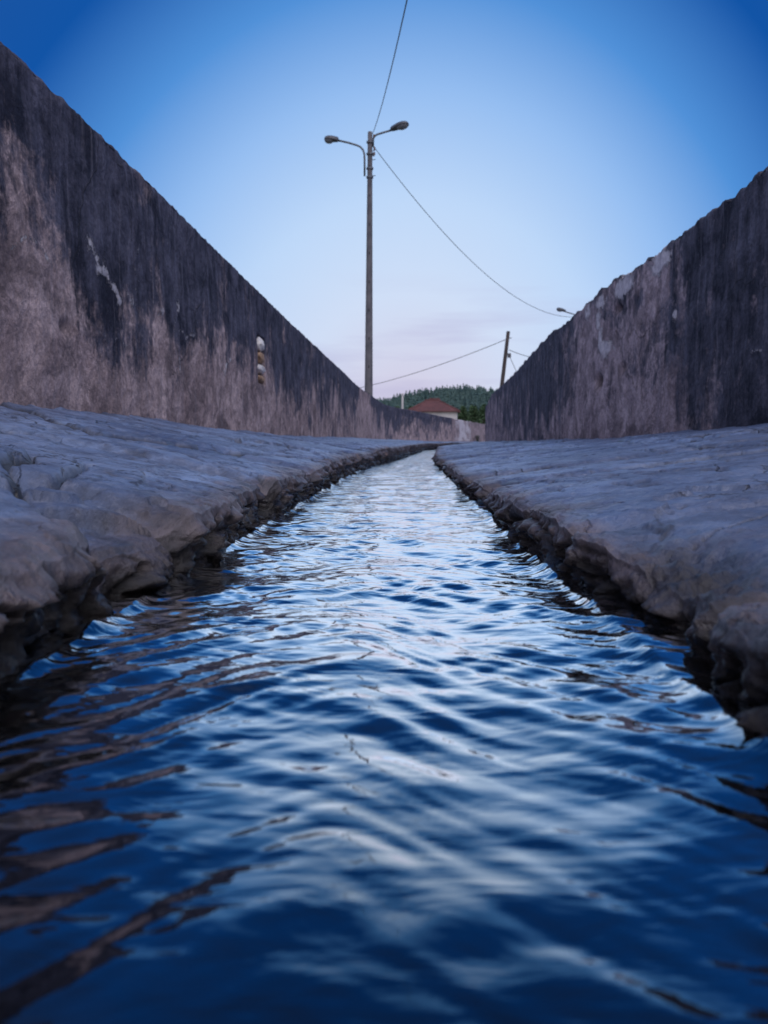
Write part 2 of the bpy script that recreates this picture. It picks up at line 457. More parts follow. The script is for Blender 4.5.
# ------------------------------------------------------------------ pavement: one sheet, wall foot - lip - channel bed - lip - wall foot
rows = np.concatenate([np.arange(-5, 0.2, 0.04), 0.2 * np.exp(np.arange(0, math.log(78 / 0.2), 0.0043))])
rows = np.clip(rows, None, 79.5)
Yr = rows[:, None]
nT, nF = 290, 56
a = np.linspace(0, 1, nT)
tt = 1 - (1 - a) ** 1.9          # 0 at the wall, 1 at the lip, dense at the lip
qf = np.linspace(0, 1, nF + 1)[1:]
HW = 0.292                       # half width of the channel


def slab_field(X, Y, s):
    """height offset, joint mask, tone of the flagstones"""
    wx = X + 0.05 * fbm(X * 2.2, Y * 2.2, s + 40, 4, 0.6); wy = Y + 0.07 * fbm(X * 2.0 + 9, Y * 2.0, s + 41, 4, 0.6)
    # the big flags: each one a flat plane with its own level and tilt
    u, v = wx * 0.95 + 3.1 - wy * 0.12, wy * 0.72 + wx * 0.40 + 0.4
    f1, f2, cid = voro(u, v, s)
    e = f2 - f1
    c2 = (cid * 7.13) % 1; c3 = (cid * 13.7) % 1
    j = 1 - sst(0.006, 0.024, e)
    z = 0.016 + (cid - 0.5) * 0.022 - j * 0.015 - 0.003 * (1 - sst(0.02, 0.06, e))
    # sheets of the stone that have split off, with angular outlines
    lx_ = X + 0.035 * fbm(X * 4, Y * 4, s + 50, 5, 0.65); ly_ = Y + 0.05 * fbm(X * 4 + 5, Y * 4, s + 51, 5, 0.65)
    g1, g2, gid = voro(lx_ * 2.3 + ly_ * 0.5, ly_ * 1.25 - lx_ * 0.9, s + 52)
    lvl = np.floor(gid * 4) / 4 + np.floor(((gid * 5.7) % 1) * 2) * 0.25
    z = z + (lvl - 0.5) * 0.017 * (0.35 + 0.65 * sst(-.3, .2, fbm(X * 0.9, Y * 0.9, s + 53, 2)))
    ge = 1 - sst(0.004, 0.035, g2 - g1)
    j = np.maximum(j, 0.75 * ge * sst(-.15, .2, fbm(X * 2.5, Y * 2.5, s + 54, 3)))
    # long thin splits
    sp_ = np.abs(fbm(X * 1.1 + 0.3 * Y, Y * 1.9 - X * 1.2, s + 55, 5, 0.5))
    sc = (1 - sst(0.004, 0.022, sp_)) * sst(-.05, .12, fbm(X * 1.4 + 7, Y * 1.4, s + 56, 2))
    z = z - 0.010 * sc; j = np.maximum(j, sc)
    pit = sst(0.45, 0.75, fbm(X * 9, Y * 7, s + 57, 4, 0.6))
    z = z - 0.007 * pit; j = np.maximum(j, 0.5 * pit)
    h1, h2, hid = voro(lx_ * 6.5 - ly_ * 1.5, ly_ * 3.6 + lx_ * 2.0, s + 58)
    he = (1 - sst(0.0, 0.06, h2 - h1)) * sst(-.1, .25, fbm(X * 3.5, Y * 3.5, s + 59, 2))
    z = z + (np.floor(hid * 3) - 1) * 0.0016 - 0.002 * he; j = np.maximum(j, 0.45 * he)
    z = z + 0.003 * fbm(X * 1.8, Y * 1.3, s + 3, 2) + 0.0016 * fbm(X * 24, Y * 20, s + 5, 5, 0.72)
    return z, j, (gid * 3.3 + cid) % 1


def polyd(X, Y, pts):
    d = np.full(X.shape, 99.0)
    for (x0, y0), (x1, y1) in zip(pts[:-1], pts[1:]):
        vx, vy = x1 - x0, y1 - y0
        t = np.clip(((X - x0) * vx + (Y - y0) * vy) / (vx * vx + vy * vy), 0, 1)
        d = np.minimum(d, np.hypot(X - x0 - t * vx, Y - y0 - t * vy))
    return d


def bank(side):
    s = 100 if side < 0 else 300
    xw = (f_lw(Yr) - 0.25) if side < 0 else (f_rw(Yr) + 0.25)
    zb = interp_plan(BL if side < 0 else BR, Yr)
    xc = f_xc(Yr)
    HW = 0.292 - 0.075 * sst(4, 10, Yr) - 0.055 * sst(9, 18, Yr)      # the channel narrows with distance
    # lip line in blocks
    yy = Yr + 0.05 * perlin(Yr * 3, 0 * Yr, s)
    f1, f2, cid = voro(yy * 2.3 + 0.3, 0 * yy + 0.5, s + 60)
    blk = cid - 0.5
    gap = 1 - sst(0.0, 0.16, f2 - f1)
    off = blk * 0.045 + 0.011 * fbm(Yr * 5, 0 * Yr, s + 61, 4) - gap * 0.028
    if side > 0:   # broken-away corner of the right bank, close to the camera
        off = off - 0.05 * np.exp(-((Yr - 0.80) / 0.17) ** 2) + 0.01 * np.exp(-((Yr - 0.62) / .08) ** 2) - 0.05 * np.exp(-((Yr - 2.15) / .10) ** 2)
    else:
        off = off + 0.03 * np.exp(-((Yr - 1.35) / 0.22) ** 2) - 0.03 * np.exp(-((Yr - 0.98) / .09) ** 2)
    lipx = xc + side * (HW - 0.008 - off)
    zl0 = (0.092 if side < 0 else 0.060) + (0.045 if side < 0 else 0.018) * sst(3, 12, Yr) + blk * 0.016 - gap * 0.02
    if side > 0: zl0 = zl0 - 0.014 * np.exp(-((Yr - 0.8) / 0.2) ** 2)
    # top
    T = tt[None, :]
    X = xw + (lipx - xw) * T
    Y = Yr + 0 * X
    zsl, j, cid2 = slab_field(X - 0.3 * xc, Y, s)
    dl = np.abs(X - lipx)
    zz = zb + (zl0 - zb) * T
    Z = zz + zsl * (0.75 + 0.25 * sst(0.0, 0.12, dl)) 
    Z = Z - 0.006 * (1 - sst(0, 0.010, dl))
    Z = Z + 0.003 * fbm(X * 18, Y * 12, s + 66, 5, 0.65) * (1 - sst(0.01, 0.14, dl))
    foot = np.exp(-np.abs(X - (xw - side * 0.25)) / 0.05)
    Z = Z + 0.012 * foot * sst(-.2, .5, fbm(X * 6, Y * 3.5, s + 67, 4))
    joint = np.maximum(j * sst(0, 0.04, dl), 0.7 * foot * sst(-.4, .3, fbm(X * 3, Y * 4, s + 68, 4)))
    if side < 0:
        d = polyd(X, Y, [(-0.80, 1.00), (-0.60, 1.03), (-0.49, 1.07), (-0.47, 1.20), (-0.495, 1.32), (-0.52, 1.45)])
        g = 1 - sst(0.003, 0.014, d + 0.004 * fbm(X * 20, Y * 20, 911, 3)); Z = Z - 0.022 * g; joint = np.maximum(joint, g)
        # wedge where a sheet of the stone is missing, opening towards the channel
        rg = 0.012 * fbm(X * 16, Y * 16, 912, 4)
        yU = 1.03 + (X + 0.47) / 0.19 * 0.15 + rg; yL = 1.02 - (X + 0.47) / 0.16 * 0.10 + rg
        wd_ = sst(yL, yL + 0.012, Y) * (1 - sst(yU - 0.012, yU, Y)) * (X > -0.47)
        Z = Z - 0.026 * wd_ * sst(-0.47, -0.42, X) + 0.004 * wd_ * fbm(X * 22, Y * 22, 913, 4)
        joint = np.maximum(joint, 0.55 * wd_ * sst(-.3, .3, fbm(X * 15, Y * 15, 914, 3)))
    else:
        d = polyd(X, Y, [(0.31, 2.15), (0.42, 2.32), (0.62, 2.42), (0.95, 2.5), (1.3, 2.45)])
        g = 1 - sst(0.003, 0.03, d); Z = Z - 0.026 * g; joint = np.maximum(joint, g)
        # rubble hollow behind the broken corner
        hl = np.exp(-((X - 0.335) / 0.055) ** 2 - ((Y - 0.86) / 0.17) ** 2)
        rb = fbm(X * 26, Y * 20, 909, 3, 0.5)
        Z = Z - hl * (0.022 + 0.016 * rb); joint = np.maximum(joint, hl * 0.9)
    lipm = 0.9 * np.exp(-dl / 0.09)
    Lx, Ly, Lz = X[:, -1:], Y[:, -1:], Z[:, -1:]
    # face down into the water
    Q = qf[None, :]
    Fz = Lz * (1 - Q) + (-0.14) * Q
    depth = (Lz - Fz)
    xin = xc + side * HW
    bulge = 0.015 * fbm(Yr * 11 + 0 * Q, Fz * 18, s + 81, 6, 0.64) + 0.026 * (np.abs(fbm(Yr * 4.2 + 0 * Q, Fz * 9, s + 82, 4)) - 0.25)
    f1, f2, c3 = voro(Yr * 11 + 1.5 * fbm(Yr * 3, Fz * 8, s + 83, 2), Fz * 17 + 0 * Yr, s + 84)
    bulge = bulge + (c3 - 0.5) * 0.022 - 0.016 * (1 - sst(0, 0.14, f2 - f1))
    k = sst(0, 0.14, Q)
    bulge = bulge + 0.012
    Fx = Lx * (1 - sst(0.0, 0.5, Q)) + (xin - side * off * 0.35) * sst(0.0, 0.5, Q) - side * bulge * k
    Fx = Fx - side * 0.020 * sst(0.35, 0.8, Q)        # a low foot just under water
    # undercut under the lip
    Fx = Fx + side * 0.012 * np.exp(-((Q - 0.24) / 0.13) ** 2) * (0.9 + 0.9 * perlin(Yr * 2.6, 0 * Yr, s + 90))
    Xa = np.concatenate([X, Fx], 1); Ya = np.concatenate([Y, Yr + 0 * Fx], 1); Za = np.concatenate([Z, Fz], 1)
    one = np.ones_like(Fx)
    A_ = dict(lip=np.concatenate([lipm, one], 1), joint=np.concatenate([joint, np.maximum(gap * 0.8 + 0 * Fx, 0.85 * (1 - sst(0, 0.10, f2 - f1)))], 1),
              tone=np.concatenate([cid2 * sst(0, .3, dl), c3 * one], 1), hgt=np.clip(Za, -0.02, 1), face=np.concatenate([0 * lipm, one * sst(0.02, 0.2, Q)], 1))
    return Xa, Ya, Za, A_


lx, ly, lz, la = bank(-1)
rx, ry, rz_, ra = bank(1)
nb = 22
qb = np.linspace(0, 1, nb + 2)[None, 1:-1]
bx = lx[:, -1:] * (1 - qb) + rx[:, -1:] * qb
bz = -0.14 + 0.02 * fbm(bx * 7, Yr * 5, 500, 4) + 0.012 * np.abs(perlin(bx * 20, Yr * 18, 510))
X = np.concatenate([lx, bx, rx[:, ::-1]], 1); Y = np.concatenate([ly, Yr + 0 * bx, ry[:, ::-1]], 1); Z = np.concatenate([lz, bz, rz_[:, ::-1]], 1)
at = {k: np.concatenate([la[k], {'lip': 1, 'joint': 0, 'tone': 0, 'hgt': -0.02, 'face': 1}[k] + 0 * bx, ra[k][:, ::-1]], 1) for k in la}
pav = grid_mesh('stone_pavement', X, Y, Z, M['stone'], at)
tag(pav, 'worn blue grey flagstones sloping down to the open water channel', kind='structure')

# ------------------------------------------------------------------ water
wr = np.concatenate([np.arange(-5, 0.12, 0.02), 0.12 * np.exp(np.arange(0, math.log(78 / 0.12), 0.0042))])
Yw = wr[:, None]
xs = np.linspace(-1, 1, 171)[None, :]
xx = xs * 0.345
aa = np.sqrt(xx ** 2 + 0.035 ** 2)
res = np.maximum(0.003, np.gradient(wr))[:, None]
def fil(wl): return np.clip((wl / res - 2.5) / 4, 0, 1)       # fade what the grid cannot carry
ch = Yw + 1.15 * aa + 0.03 * fbm(xx * 4, Yw * 3, 600, 2)
calm = 0.45 + 0.55 * sst(0.25, 0.75, Yw)
a2 = np.sqrt(xx ** 2 + 0.012 ** 2)
wob = 0.035 * fbm(xx * 5, Yw * 5, 620, 3)
env = lambda k, f=3.0: 0.35 + 0.65 * sst(-.35, .4, perlin(xx * f * 1.6 + k, Yw * f, 630 + k))
Zw = 0.0050 * perlin(xx * 3.2, ch * 4.4, 601) * fil(0.2)
Zw += 0.0036 * perlin(xx * 6.5 + 3, (Yw + 1.3 * aa + wob) * 10.5, 602) * fil(0.09) * env(1) * calm
Zw += 0.0024 * perlin(xx * 8.0 + 7, (Yw + 0.45 * aa - wob) * 12.5, 612) * fil(0.08) * env(2) * calm
Zw += 0.0026 * perlin(xx * 7 + 3, (Yw + 1.15 * a2 + .6 * wob) * 23, 604) * fil(0.045) * env(3, 5) * calm
Zw += 0.0018 * perlin(xx * 13 + 1, (Yw - 0.35 * xx + .5 * wob) * 27, 605) * fil(0.04) * env(4, 5) * calm
Zw += 0.0018 * perlin(xx * 13 + 5, (Yw + 0.75 * xx - .5 * wob) * 29, 606) * fil(0.04) * env(5, 5) * calm
Zw += 0.0013 * perlin(xx * 16 + 8, (Yw + 1.1 * a2 + .4 * wob) * 48, 614) * fil(0.022) * env(6, 6) * calm
Zw -= 0.0022 * np.abs(perlin(xx * 5 + 2, (Yw + 1.0 * aa + wob) * 9, 618)) * fil(0.05) * env(7) * calm
Zw -= 0.0014 * np.abs(perlin(xx * 7 + 9, (Yw + 0.5 * aa + wob) * 16, 619)) * fil(0.03) * env(8) * calm
Zw += 0.0028 * fbm(xx * 4.5, Yw * 4.3, 607, 2) * fil(0.2)
edge = 0.345 - np.abs(xx)
mn = 0.5 + 0.5 * perlin(Yw * 9, np.sign(xx) * 3.1 + 0 * Yw, 607)
Zw += 0.010 * np.exp(-np.maximum(edge - 0.074, 0) / 0.010) * (0.3 + mn)
Zw += 0.002 * np.exp(-edge / 0.09) * perlin(Yw * 22 + 0 * xx, xx * 18, 608) * fil(0.05)
Xw = f_xc(Yw) + xx
wat = grid_mesh('water', Xw, Yw + 0 * Xw, Zw, M['water'])
tag(wat, 'clear rippling water running along the stone channel', kind='structure')

# ------------------------------------------------------------------ walls
def make_wall(name, plan, y0, y1, foot, side, mat, top, stain_f, pale_f, hole_f, thick=0.36, rag=0.012, steps=None, s=0):
    """a free-standing plastered wall; side -1: its face looks to +x"""
    ys = []
    y = y0
    while y < y1:
        ys.append(y)
        y += 0.02 if y < 11 else (0.035 if y < 22 else 0.07)
    ys = np.array(ys + [y1])
    x = interp_plan(plan, ys)
    tx, ty = np.gradient(x), np.gradient(ys)
    L = np.hypot(tx, ty); tx /= L; ty /= L
    # normal to the lane
    nx, ny = (ty, -tx) if side < 0 else (-ty, tx)
    u = np.concatenate([[0], np.cumsum(np.hypot(np.diff(x), np.diff(ys)))])[:, None]
    zf = interp_plan(foot, ys)[:, None] - 0.10
    zt = (top(ys)[:, None] + rag * fbm(u * 2.2, 0 * u, s + 1, 5, 0.65))
    nV, nTp, nBk = 120, 12, 14
    v = np.linspace(0, 1, nV)[None, :]
    Zf = zf + (zt - 0.03 - zf) * v
    Dm = 0.010 * fbm(u * 1.4, Zf * 1.6, s + 2, 4) + 0.004 * fbm(u * 8, Zf * 8, s + 3, 4, 0.6)
    H = hole_f(ys[:, None] + 0 * v, Zf); P = pale_f(ys[:, None] + 0 * v, Zf); S = stain_f(ys[:, None] + 0 * v, Zf, (zt - Zf))
    Dm = Dm - 0.07 * H + 0.006 * sst(0.3, 0.6, P)
    # rounded crest
    q = np.linspace(0, 1, nTp)[None, :]
    ang = q * math.pi
    Tz = zt - 0.03 + 0.03 * np.sin(ang) ** 0.5 + 0.010 * fbm(u * 7, q * 3 + 0 * u, s + 5, 4, 0.6)
    Td = -(thick / 2) * (1 - np.cos(ang)) + 0 * u + Dm[:, -1:] * (1 - q)
    bkv = np.linspace(0, 1, nBk + 1)[None, 1:]
    Bz = (zt - 0.03) + (zf - 0.3 - zt) * bkv
    Bd = -thick + 0 * Bz + 0.01 * perlin(u * 2, Bz * 2, s + 8)
    Dd = np.concatenate([Dm, Td, Bd], 1); ZZ = np.concatenate([Zf, Tz, Bz], 1)
    XX = x[:, None] + nx[:, None] * Dd; YY = ys[:, None] + ny[:, None] * Dd
    SS = np.concatenate([S, 1.0 + 0 * Tz, 0.8 + 0 * Bz], 1)
    PP = np.concatenate([P, P[:, -1:] + 0 * Tz, 0 * Bz], 1); HH = np.concatenate([H, 0 * Tz, 0 * Bz], 1)
    vv = np.concatenate([Zf, Zf[:, -1:] + q * thick, Bz - 3], 1)
    if side > 0:
        XX, YY, ZZ, SS, PP, HH, vv = [A_[:, ::-1] for A_ in (XX, YY, ZZ, SS, PP, HH, vv)]
    # close both ends with a fan down the section
    def cap(A_): return A_
    o = grid_mesh(name, XX, YY, ZZ, mat, dict(stain=SS, pale=PP, hole=HH), uv=(u + 0 * vv, vv))
    me = o.data
    bm = bmesh.new(); bm.from_mesh(me); bm.verts.ensure_lookup_table()
    c = XX.shape[1]; r = XX.shape[0]
    for base in (0, (r - 1) * c):
        try: bm.faces.new([bm.verts[base + k] for k in range(c)])
        except ValueError: pass
    bm.to_mesh(me); bm.free()
    return o


def blob(Y, Z, y, z, ry, rz): return np.exp(-((Y - y) / ry) ** 2 - ((Z - z) / rz) ** 2)

# left wall
def stain_dim_left(Y, Z, dt):
    # reach of black growth; unseen near end is darkened to dim the water's reflection
    reach = interp_plan([(-6, 2.4), (1, 2.3), (2.5, 1.9), (3.05, .50), (3.45, .55), (3.75, .72), (3.95, .98), (4.6, .95), (5.5, .85), (7, .82), (8.2, .72), (9, .9), (12, .92), (16, .85), (21, .85), (25, .6), (27, .6), (32, .85), (40, .95), (54, .95), (80, .9)], Y)
    s = 0.5 + (1.9 - 1.25 * sst(8, 15, Y)) * (reach - dt)
    s = np.where(dt < .35, s + 0.25, s)
    s = s + sst(14, 24, Y) * (0.5 * perlin(Y * 0.45, Z * .3, 77) - 0.05)
    pink = np.exp(-((Y - 24.5) / 1.6) ** 2)
    return np.clip(s - 0.75 * pink, -0.6, 1.15)
def pale_left(Y, Z):
    P = 0.0 * Y
    wv_ = 0.10 * fbm(Y * 2.2, Z * 2.2, 91, 3); Z = Z + wv_; Y = Y + wv_ * 1.5
    P = np.maximum(P, 0.62 * np.exp(-((Z - (1.06 - (Y - 3.85) * .15)) / .032) ** 2) * sst(3.75, 3.9, Y) * (1 - sst(4.35, 4.65, Y)))
    for (y, z, a_, c_) in ((4.72, 1.18, .03, .18), (4.55, 0.98, .12, .06), (5.05, 0.98, .10, .05), (5.35, 1.0, .06, .10), (5.75, .92, .3, .03), (6.9, .84, .35, .025), (5.45, .70, .05, .12), (3.4, .95, .3, .02), (4.2, .72, .25, .02)):
        P = np.maximum(P, 0.56 * blob(Y, Z, y, z, a_, c_))
    return P
def hole_left(Y, Z): return np.clip(0.6 * (np.abs(Y - 8.45) < .20) * (np.abs(Z - 1.02) < .24), 0, 1) + 0.35 * blob(Y, Z, 3.7, 0.70, .05, .03)
wl = make_wall('plaster_wall', LW, -5.5, 54, BL, -1, M['wall_l'], lambda y: 1.705 + 0.018 * (1 - sst(3, 6, y)), stain_dim_left, pale_left, hole_left, s=1200, rag=0.004)
tag(wl, 'long stained plaster wall on the left, black streaks above pinkish render', 'wall', 'plaster walls along the lane')

# right wall, rough crest that has lost its coping
def top_right(y):
    return 1.70 + 0.02 * np.sin(y * 1.7) * (y < 12) - 0.25 * sst(26.0, 29.5, y) + 0.02 * perlin(y * 1.5, 0 * y, 5) 
def stain_right(Y, Z, dt):
    s = interp_plan([(-6, 1.1), (4.2, 1.0), (5.2, .95), (5.9, .75), (6.4, .45), (7.2, .30), (8.0, .22), (9.2, .25), (10.2, .5), (11.5, .85), (14, .9), (18, .8), (24, .55), (27, .35), (30, .4), (80, .5)], Y)
    s = s + 0.25 * (1 - sst(0, .5, dt)) - 0.16 * sst(5.8, 6.6, Y) * (1 - sst(9, 10.5, Y)) - 0.35 * (1 - sst(0.3, 0.75, Z)) * (Y > 5.2)
    return s
def pale_right(Y, Z):
    P = np.maximum(0.95 * blob(Y, Z, 8.15, 1.10, .26, .10), 0.9 * blob(Y, Z, 8.35, 1.20, .10, .18))
    P = np.maximum(P, 0.62 * blob(Y, Z, 6.1, 1.12, .07, .07)); P = np.maximum(P, 0.6 * blob(Y, Z, 4.72, .71, .14, .018))
    crest = 0.84 * np.exp(-((Z - 1.585) / .09) ** 2) * (0.35 + 1.0 * sst(-.35, .3, perlin(Y * 1.8, 0 * Y, 71))) * sst(6.0, 6.5, Y) * (1 - sst(8.7, 9.6, Y))
    P = np.maximum(P, crest); P = np.maximum(P, 0.7 * blob(Y, Z, 8.45, 1.42, .14, .16))
    P = np.maximum(P, 0.45 * blob(Y, Z, 6.35, 1.55, .03, .2))
    return P
def hole_right(Y, Z): return np.clip(1.2 * blob(Y, Z, 8.42, .80, .12, .07) + .8 * blob(Y, Z, 7.7, 1.42, .1, .04) + .7 * blob(Y, Z, 7.5, .85, .08, .05), 0, 1)
wrr = make_wall('plaster_wall', RW, -5.5, 30, BR, 1, M['wall_r'], top_right, stain_right, pale_right, hole_right, s=1700, rag=0.03)
tag(wrr, 'dark weathered plaster wall on the right with a ragged broken crest and white flakes', 'wall', 'plaster walls along the lane')

# low wall that closes the view
LF = [(54.05, 4.47), (58, 5.6), (62, 6.85), (65.4, 8.0), (72, 10.9), (80, 14.5)]
def pale_far(Y, Z): return 0.95 * np.exp(-((Y - 58.0) / 3.0) ** 4) * (0.7 + 0.5 * perlin(Y * .9, Z * 1.8, 44)) * (Z > 0.2)
wf = make_wall('low_wall', LF, 54.05, 79, [(50, .1), (80, .12), (90, .12)], -1, M['wall_f'], lambda y: 1.67 - 0.012 * (y - 54), lambda Y, Z, d: -0.1 + 0.4 * (d < .2), pale_far, lambda Y, Z: 0 * Y, s=2100, rag=0.05)
tag(wf, 'low whitewashed flaking wall closing the end of the lane', 'wall')

# stones showing in the gash of the left wall
x_g = float(interp_plan(LW, np.array([8.45]))[0])
def rock(name, c, s, mat, parent, seed):
    bm = bmesh.new(); bmesh.ops.create_icosphere(bm, subdivisions=3, radius=1)
    for v_ in bm.verts:
        n_ = float(fbm(np.array([v_.co.x * 1.4 + seed]), np.array([v_.co.y * 1.4 + v_.co.z * 2.1]), 33, 3)[0])
        f = 1 + 0.3 * n_
        v_.co = Vector((c[0] + v_.co.x * s[0] * f, c[1] + v_.co.y * s[1] * f, c[2] + v_.co.z * s[2] * f))
    return from_bm(name, bm, mat, parent, True)
rock('exposed_stone', (x_g - .02, 8.45, 1.045), (.045, .19, .055), M['stonebit'], wl, 1)
rock('exposed_stone', (x_g - .02, 8.46, 0.93), (.045, .19, .045), M['plasterbit'], wl, 4)
rock('exposed_stone', (x_g - .02, 8.45, 0.83), (.045, .19, .04), M['stonebit'], wl, 9)
rock('plaster_lump', (x_g - .02, 8.44, 1.17), (.045, .19, .07), M['plasterbit'], wl, 14)

# ------------------------------------------------------------------ land behind the walls
def hill_h(x, y):
    base = -0.35 + 3.0 * sst(75, 130, y) + 3.0 * sst(130, 260, y)
    hl = 15.0 * np.exp(-((x - 40) / np.where(x < 40, 50.0, 38.0)) ** 2) * sst(240, 430, y) * (1 - 0.6 * sst(600, 900, y))
    hl2 = 3.0 * np.exp(-((x + 70) / 160.0) ** 2) * sst(260, 450, y)
    return base + hl + hl2 + 0.8 * fbm(x / 60, y / 60, 800, 3) * sst(90, 200, y)
gy = np.concatenate([np.linspace(-600, -20, 20), np.arange(-18, 90, 3.0), np.arange(90, 700, 8.0), np.linspace(710, 4500, 30)])
gx = np.concatenate([np.linspace(-3000, -320, 18), np.arange(-300, 300, 8.0), np.linspace(320, 3000, 18)])
GX, GY = np.meshgrid(gx, gy)
g = grid_mesh('ground', GX, GY, hill_h(GX, GY) , M['field'])
tag(g, 'dry fields and hillside beyond the walls', kind='structure')


def pxw(px, py, Yd):
    """point seen at (px,py) in the photo at distance Yd (used while measuring)"""
    a_ = (px - CX) / F; b_ = (CY - py) / F
    d = Vector((a_, math.cos(TH) + b_ * math.sin(TH), -math.sin(TH) + b_ * math.cos(TH)))
    return d * (Yd / d.y) + Vector((0, 0, CZ))


# forest --------------------------------------------------------------
class Soup:
    def __init__(s): s.v = []; s.f = []
    def tri(s, a, b, c):
        k = len(s.v); s.v += [a, b, c]; s.f.append((k, k + 1, k + 2))
    def build(s, name, mat, parent=None):
        me = bpy.data.meshes.new(name); me.from_pydata(s.v, [], s.f); me.update(); me.materials.append(mat)
        o = bpy.data.objects.new(name, me); col.objects.link(o)
        if parent: o.parent = parent
        return o


def conifer(sp, x, y, z, h, r, rnd, rings=9):
    """ragged tiers of drooping boughs"""
    for k in range(rings):
        t = (k + rnd.random() * .5) / rings
        zz = z + h * (0.16 + 0.84 * t)
        rr = r * (1 - t) ** 0.8 * (0.7 + 0.5 * rnd.random()) + 0.15
        n = 7
        a0 = rnd.random() * 6.28
        for j in range(n):
            a1 = a0 + j * 6.28 / n + rnd.uniform(-.2, .2)
            L = rr * rnd.uniform(.65, 1.2); wd = rr * 0.42
            ca, sa = math.cos(a1), math.sin(a1)
            tip = (x + ca * L, y + sa * L, zz - L * .25 + rnd.uniform(-.2, .2))
            sp.tri((x - sa * wd * .4, y + ca * wd * .4, zz + h * .07), (x + ca * L * .6 - sa * wd, y + sa * L * .6 + ca * wd, zz - L * .2), tip)
            sp.tri((x + sa * wd * .4, y - ca * wd * .4, zz + h * .07), tip, (x + ca * L * .6 + sa * wd, y + sa * L * .6 - ca * wd, zz - L * .2))
            sp.tri((x, y, zz + h * .13), (x + ca * L * .5 - sa * wd * .6, y + sa * L * .5 + ca * wd * .6, zz), (x + ca * L * .5 + sa * wd * .6, y + sa * L * .5 - ca * wd * .6, zz))


rnd = random.Random(3)
sp = Soup()
for i in range(2400):
    y = rnd.uniform(300, 520); x = rnd.uniform(-45, 110) * (y / 420)
    h = rnd.uniform(3.8, 6.8)
    conifer(sp, x, y, float(hill_h(x, y)) - .3, h, h * rnd.uniform(.26, .48), rnd, 6)
wd = sp.build('forest', M['pine'])
tag(wd, 'dark green pine wood covering the far hill', 'forest', kind='stuff')

# tall pines that stand clear of the skyline
def pine_tree(px, ptop, Yd, h, label):
    p0 = pxw(px, ptop, Yd)
    gz = float(hill_h(p0.x, Yd)); h = (p0.z - gz) / 1.1
    e = empty('pine_tree', (p0.x, Yd, gz - .2))
    tag(e, label, 'tree', 'tall pines on the skyline')
    bm = bmesh.new(); tube(bm, [(0, 0, 0), (.05, 0, h * .5), (0, .05, h * .95)], [.26, .17, .04], 7)
    from_bm('trunk', bm, M['bark'], e)
    s2 = Soup(); conifer(s2, 0, 0, 0, h, h * .24, rnd, 13)
    s2.build('crown', M['pine'], e)
pine_tree(465.5, 382.5, 430, 12, 'tallest pine, rising above the highest point of the wooded hill')
pine_tree(454, 386.5, 430, 12, 'pointed pine just left of the tallest one on the wooded hill')
pine_tree(436.5, 387.5, 430, 12, 'slim pine on the skyline above the red tiled roof')
pine_tree(480, 387.5, 430, 12, 'pine on the falling right shoulder of the wooded hill')
pine_tree(488.5, 391, 400, 11, 'pine at the right end of the hill, beside the end of the right wall')

# bushes in front of the hill, behind the house
def bush(px, ptop, Yd, wpx, label, seed):
    r_ = random.Random(seed)
    p0 = pxw(px, ptop, Yd); gz = float(hill_h(p0.x, Yd)); H = p0.z - gz; W = wpx / F * Yd / 2
    e = empty('bush', (p0.x, Yd, gz)); tag(e, label, 'bush', 'bushes below the wooded hill')
    s3 = Soup()
    for k in range(900):
        a1 = r_.random() * 6.28; rr = r_.random() ** .4; t = r_.random() ** .7
        w_ = W * (1.05 - 0.75 * t * t) * (1 + .25 * math.sin(a1 * 3 + seed))
        c_ = Vector((math.cos(a1) * rr * w_, math.sin(a1) * rr * w_ * .8, .25 + (H - .3) * t * (1.0 - .15 * r_.random())))
        d1 = Vector((r_.uniform(-1, 1), r_.uniform(-1, 1), r_.uniform(-1, 1))).normalized() * .24
        d2 = Vector((r_.uniform(-1, 1), r_.uniform(-1, 1), r_.uniform(-1, 1))).normalized() * .24
        s3.tri(tuple(c_ + d1), tuple(c_ + d2), tuple(c_ - d1 * .6 - d2 * .6))
    s3.build('crown', M['bush'], e)
    bm = bmesh.new()
    for k in range(4):
        a1 = k * 1.7; tube(bm, [(0, 0, -.1), (math.cos(a1) * W * .3, math.sin(a1) * W * .3, H * .5), (math.cos(a1) * W * .5, math.sin(a1) * W * .5, H * .8)], [.07, .04, .015], 6)
    from_bm('stem', bm, M['bark'], e)
bush(484, 404, 138, 14, 'rounded green bush against the end of the right wall', 1)
bush(473, 405, 140, 14, 'broad green bush second from the right wall end', 2)
bush(463, 405.5, 142, 11, 'green bush directly behind the right corner of the white house', 3)
bush(411, 405.5, 138, 9, 'small bush left of the red roofs, beside the slim white post', 5)
bush(397, 406, 130, 12, 'low bush left of the slim white post', 6)
bush(383, 403, 130, 14, 'bush just right of the tall lamp pole foot', 7)

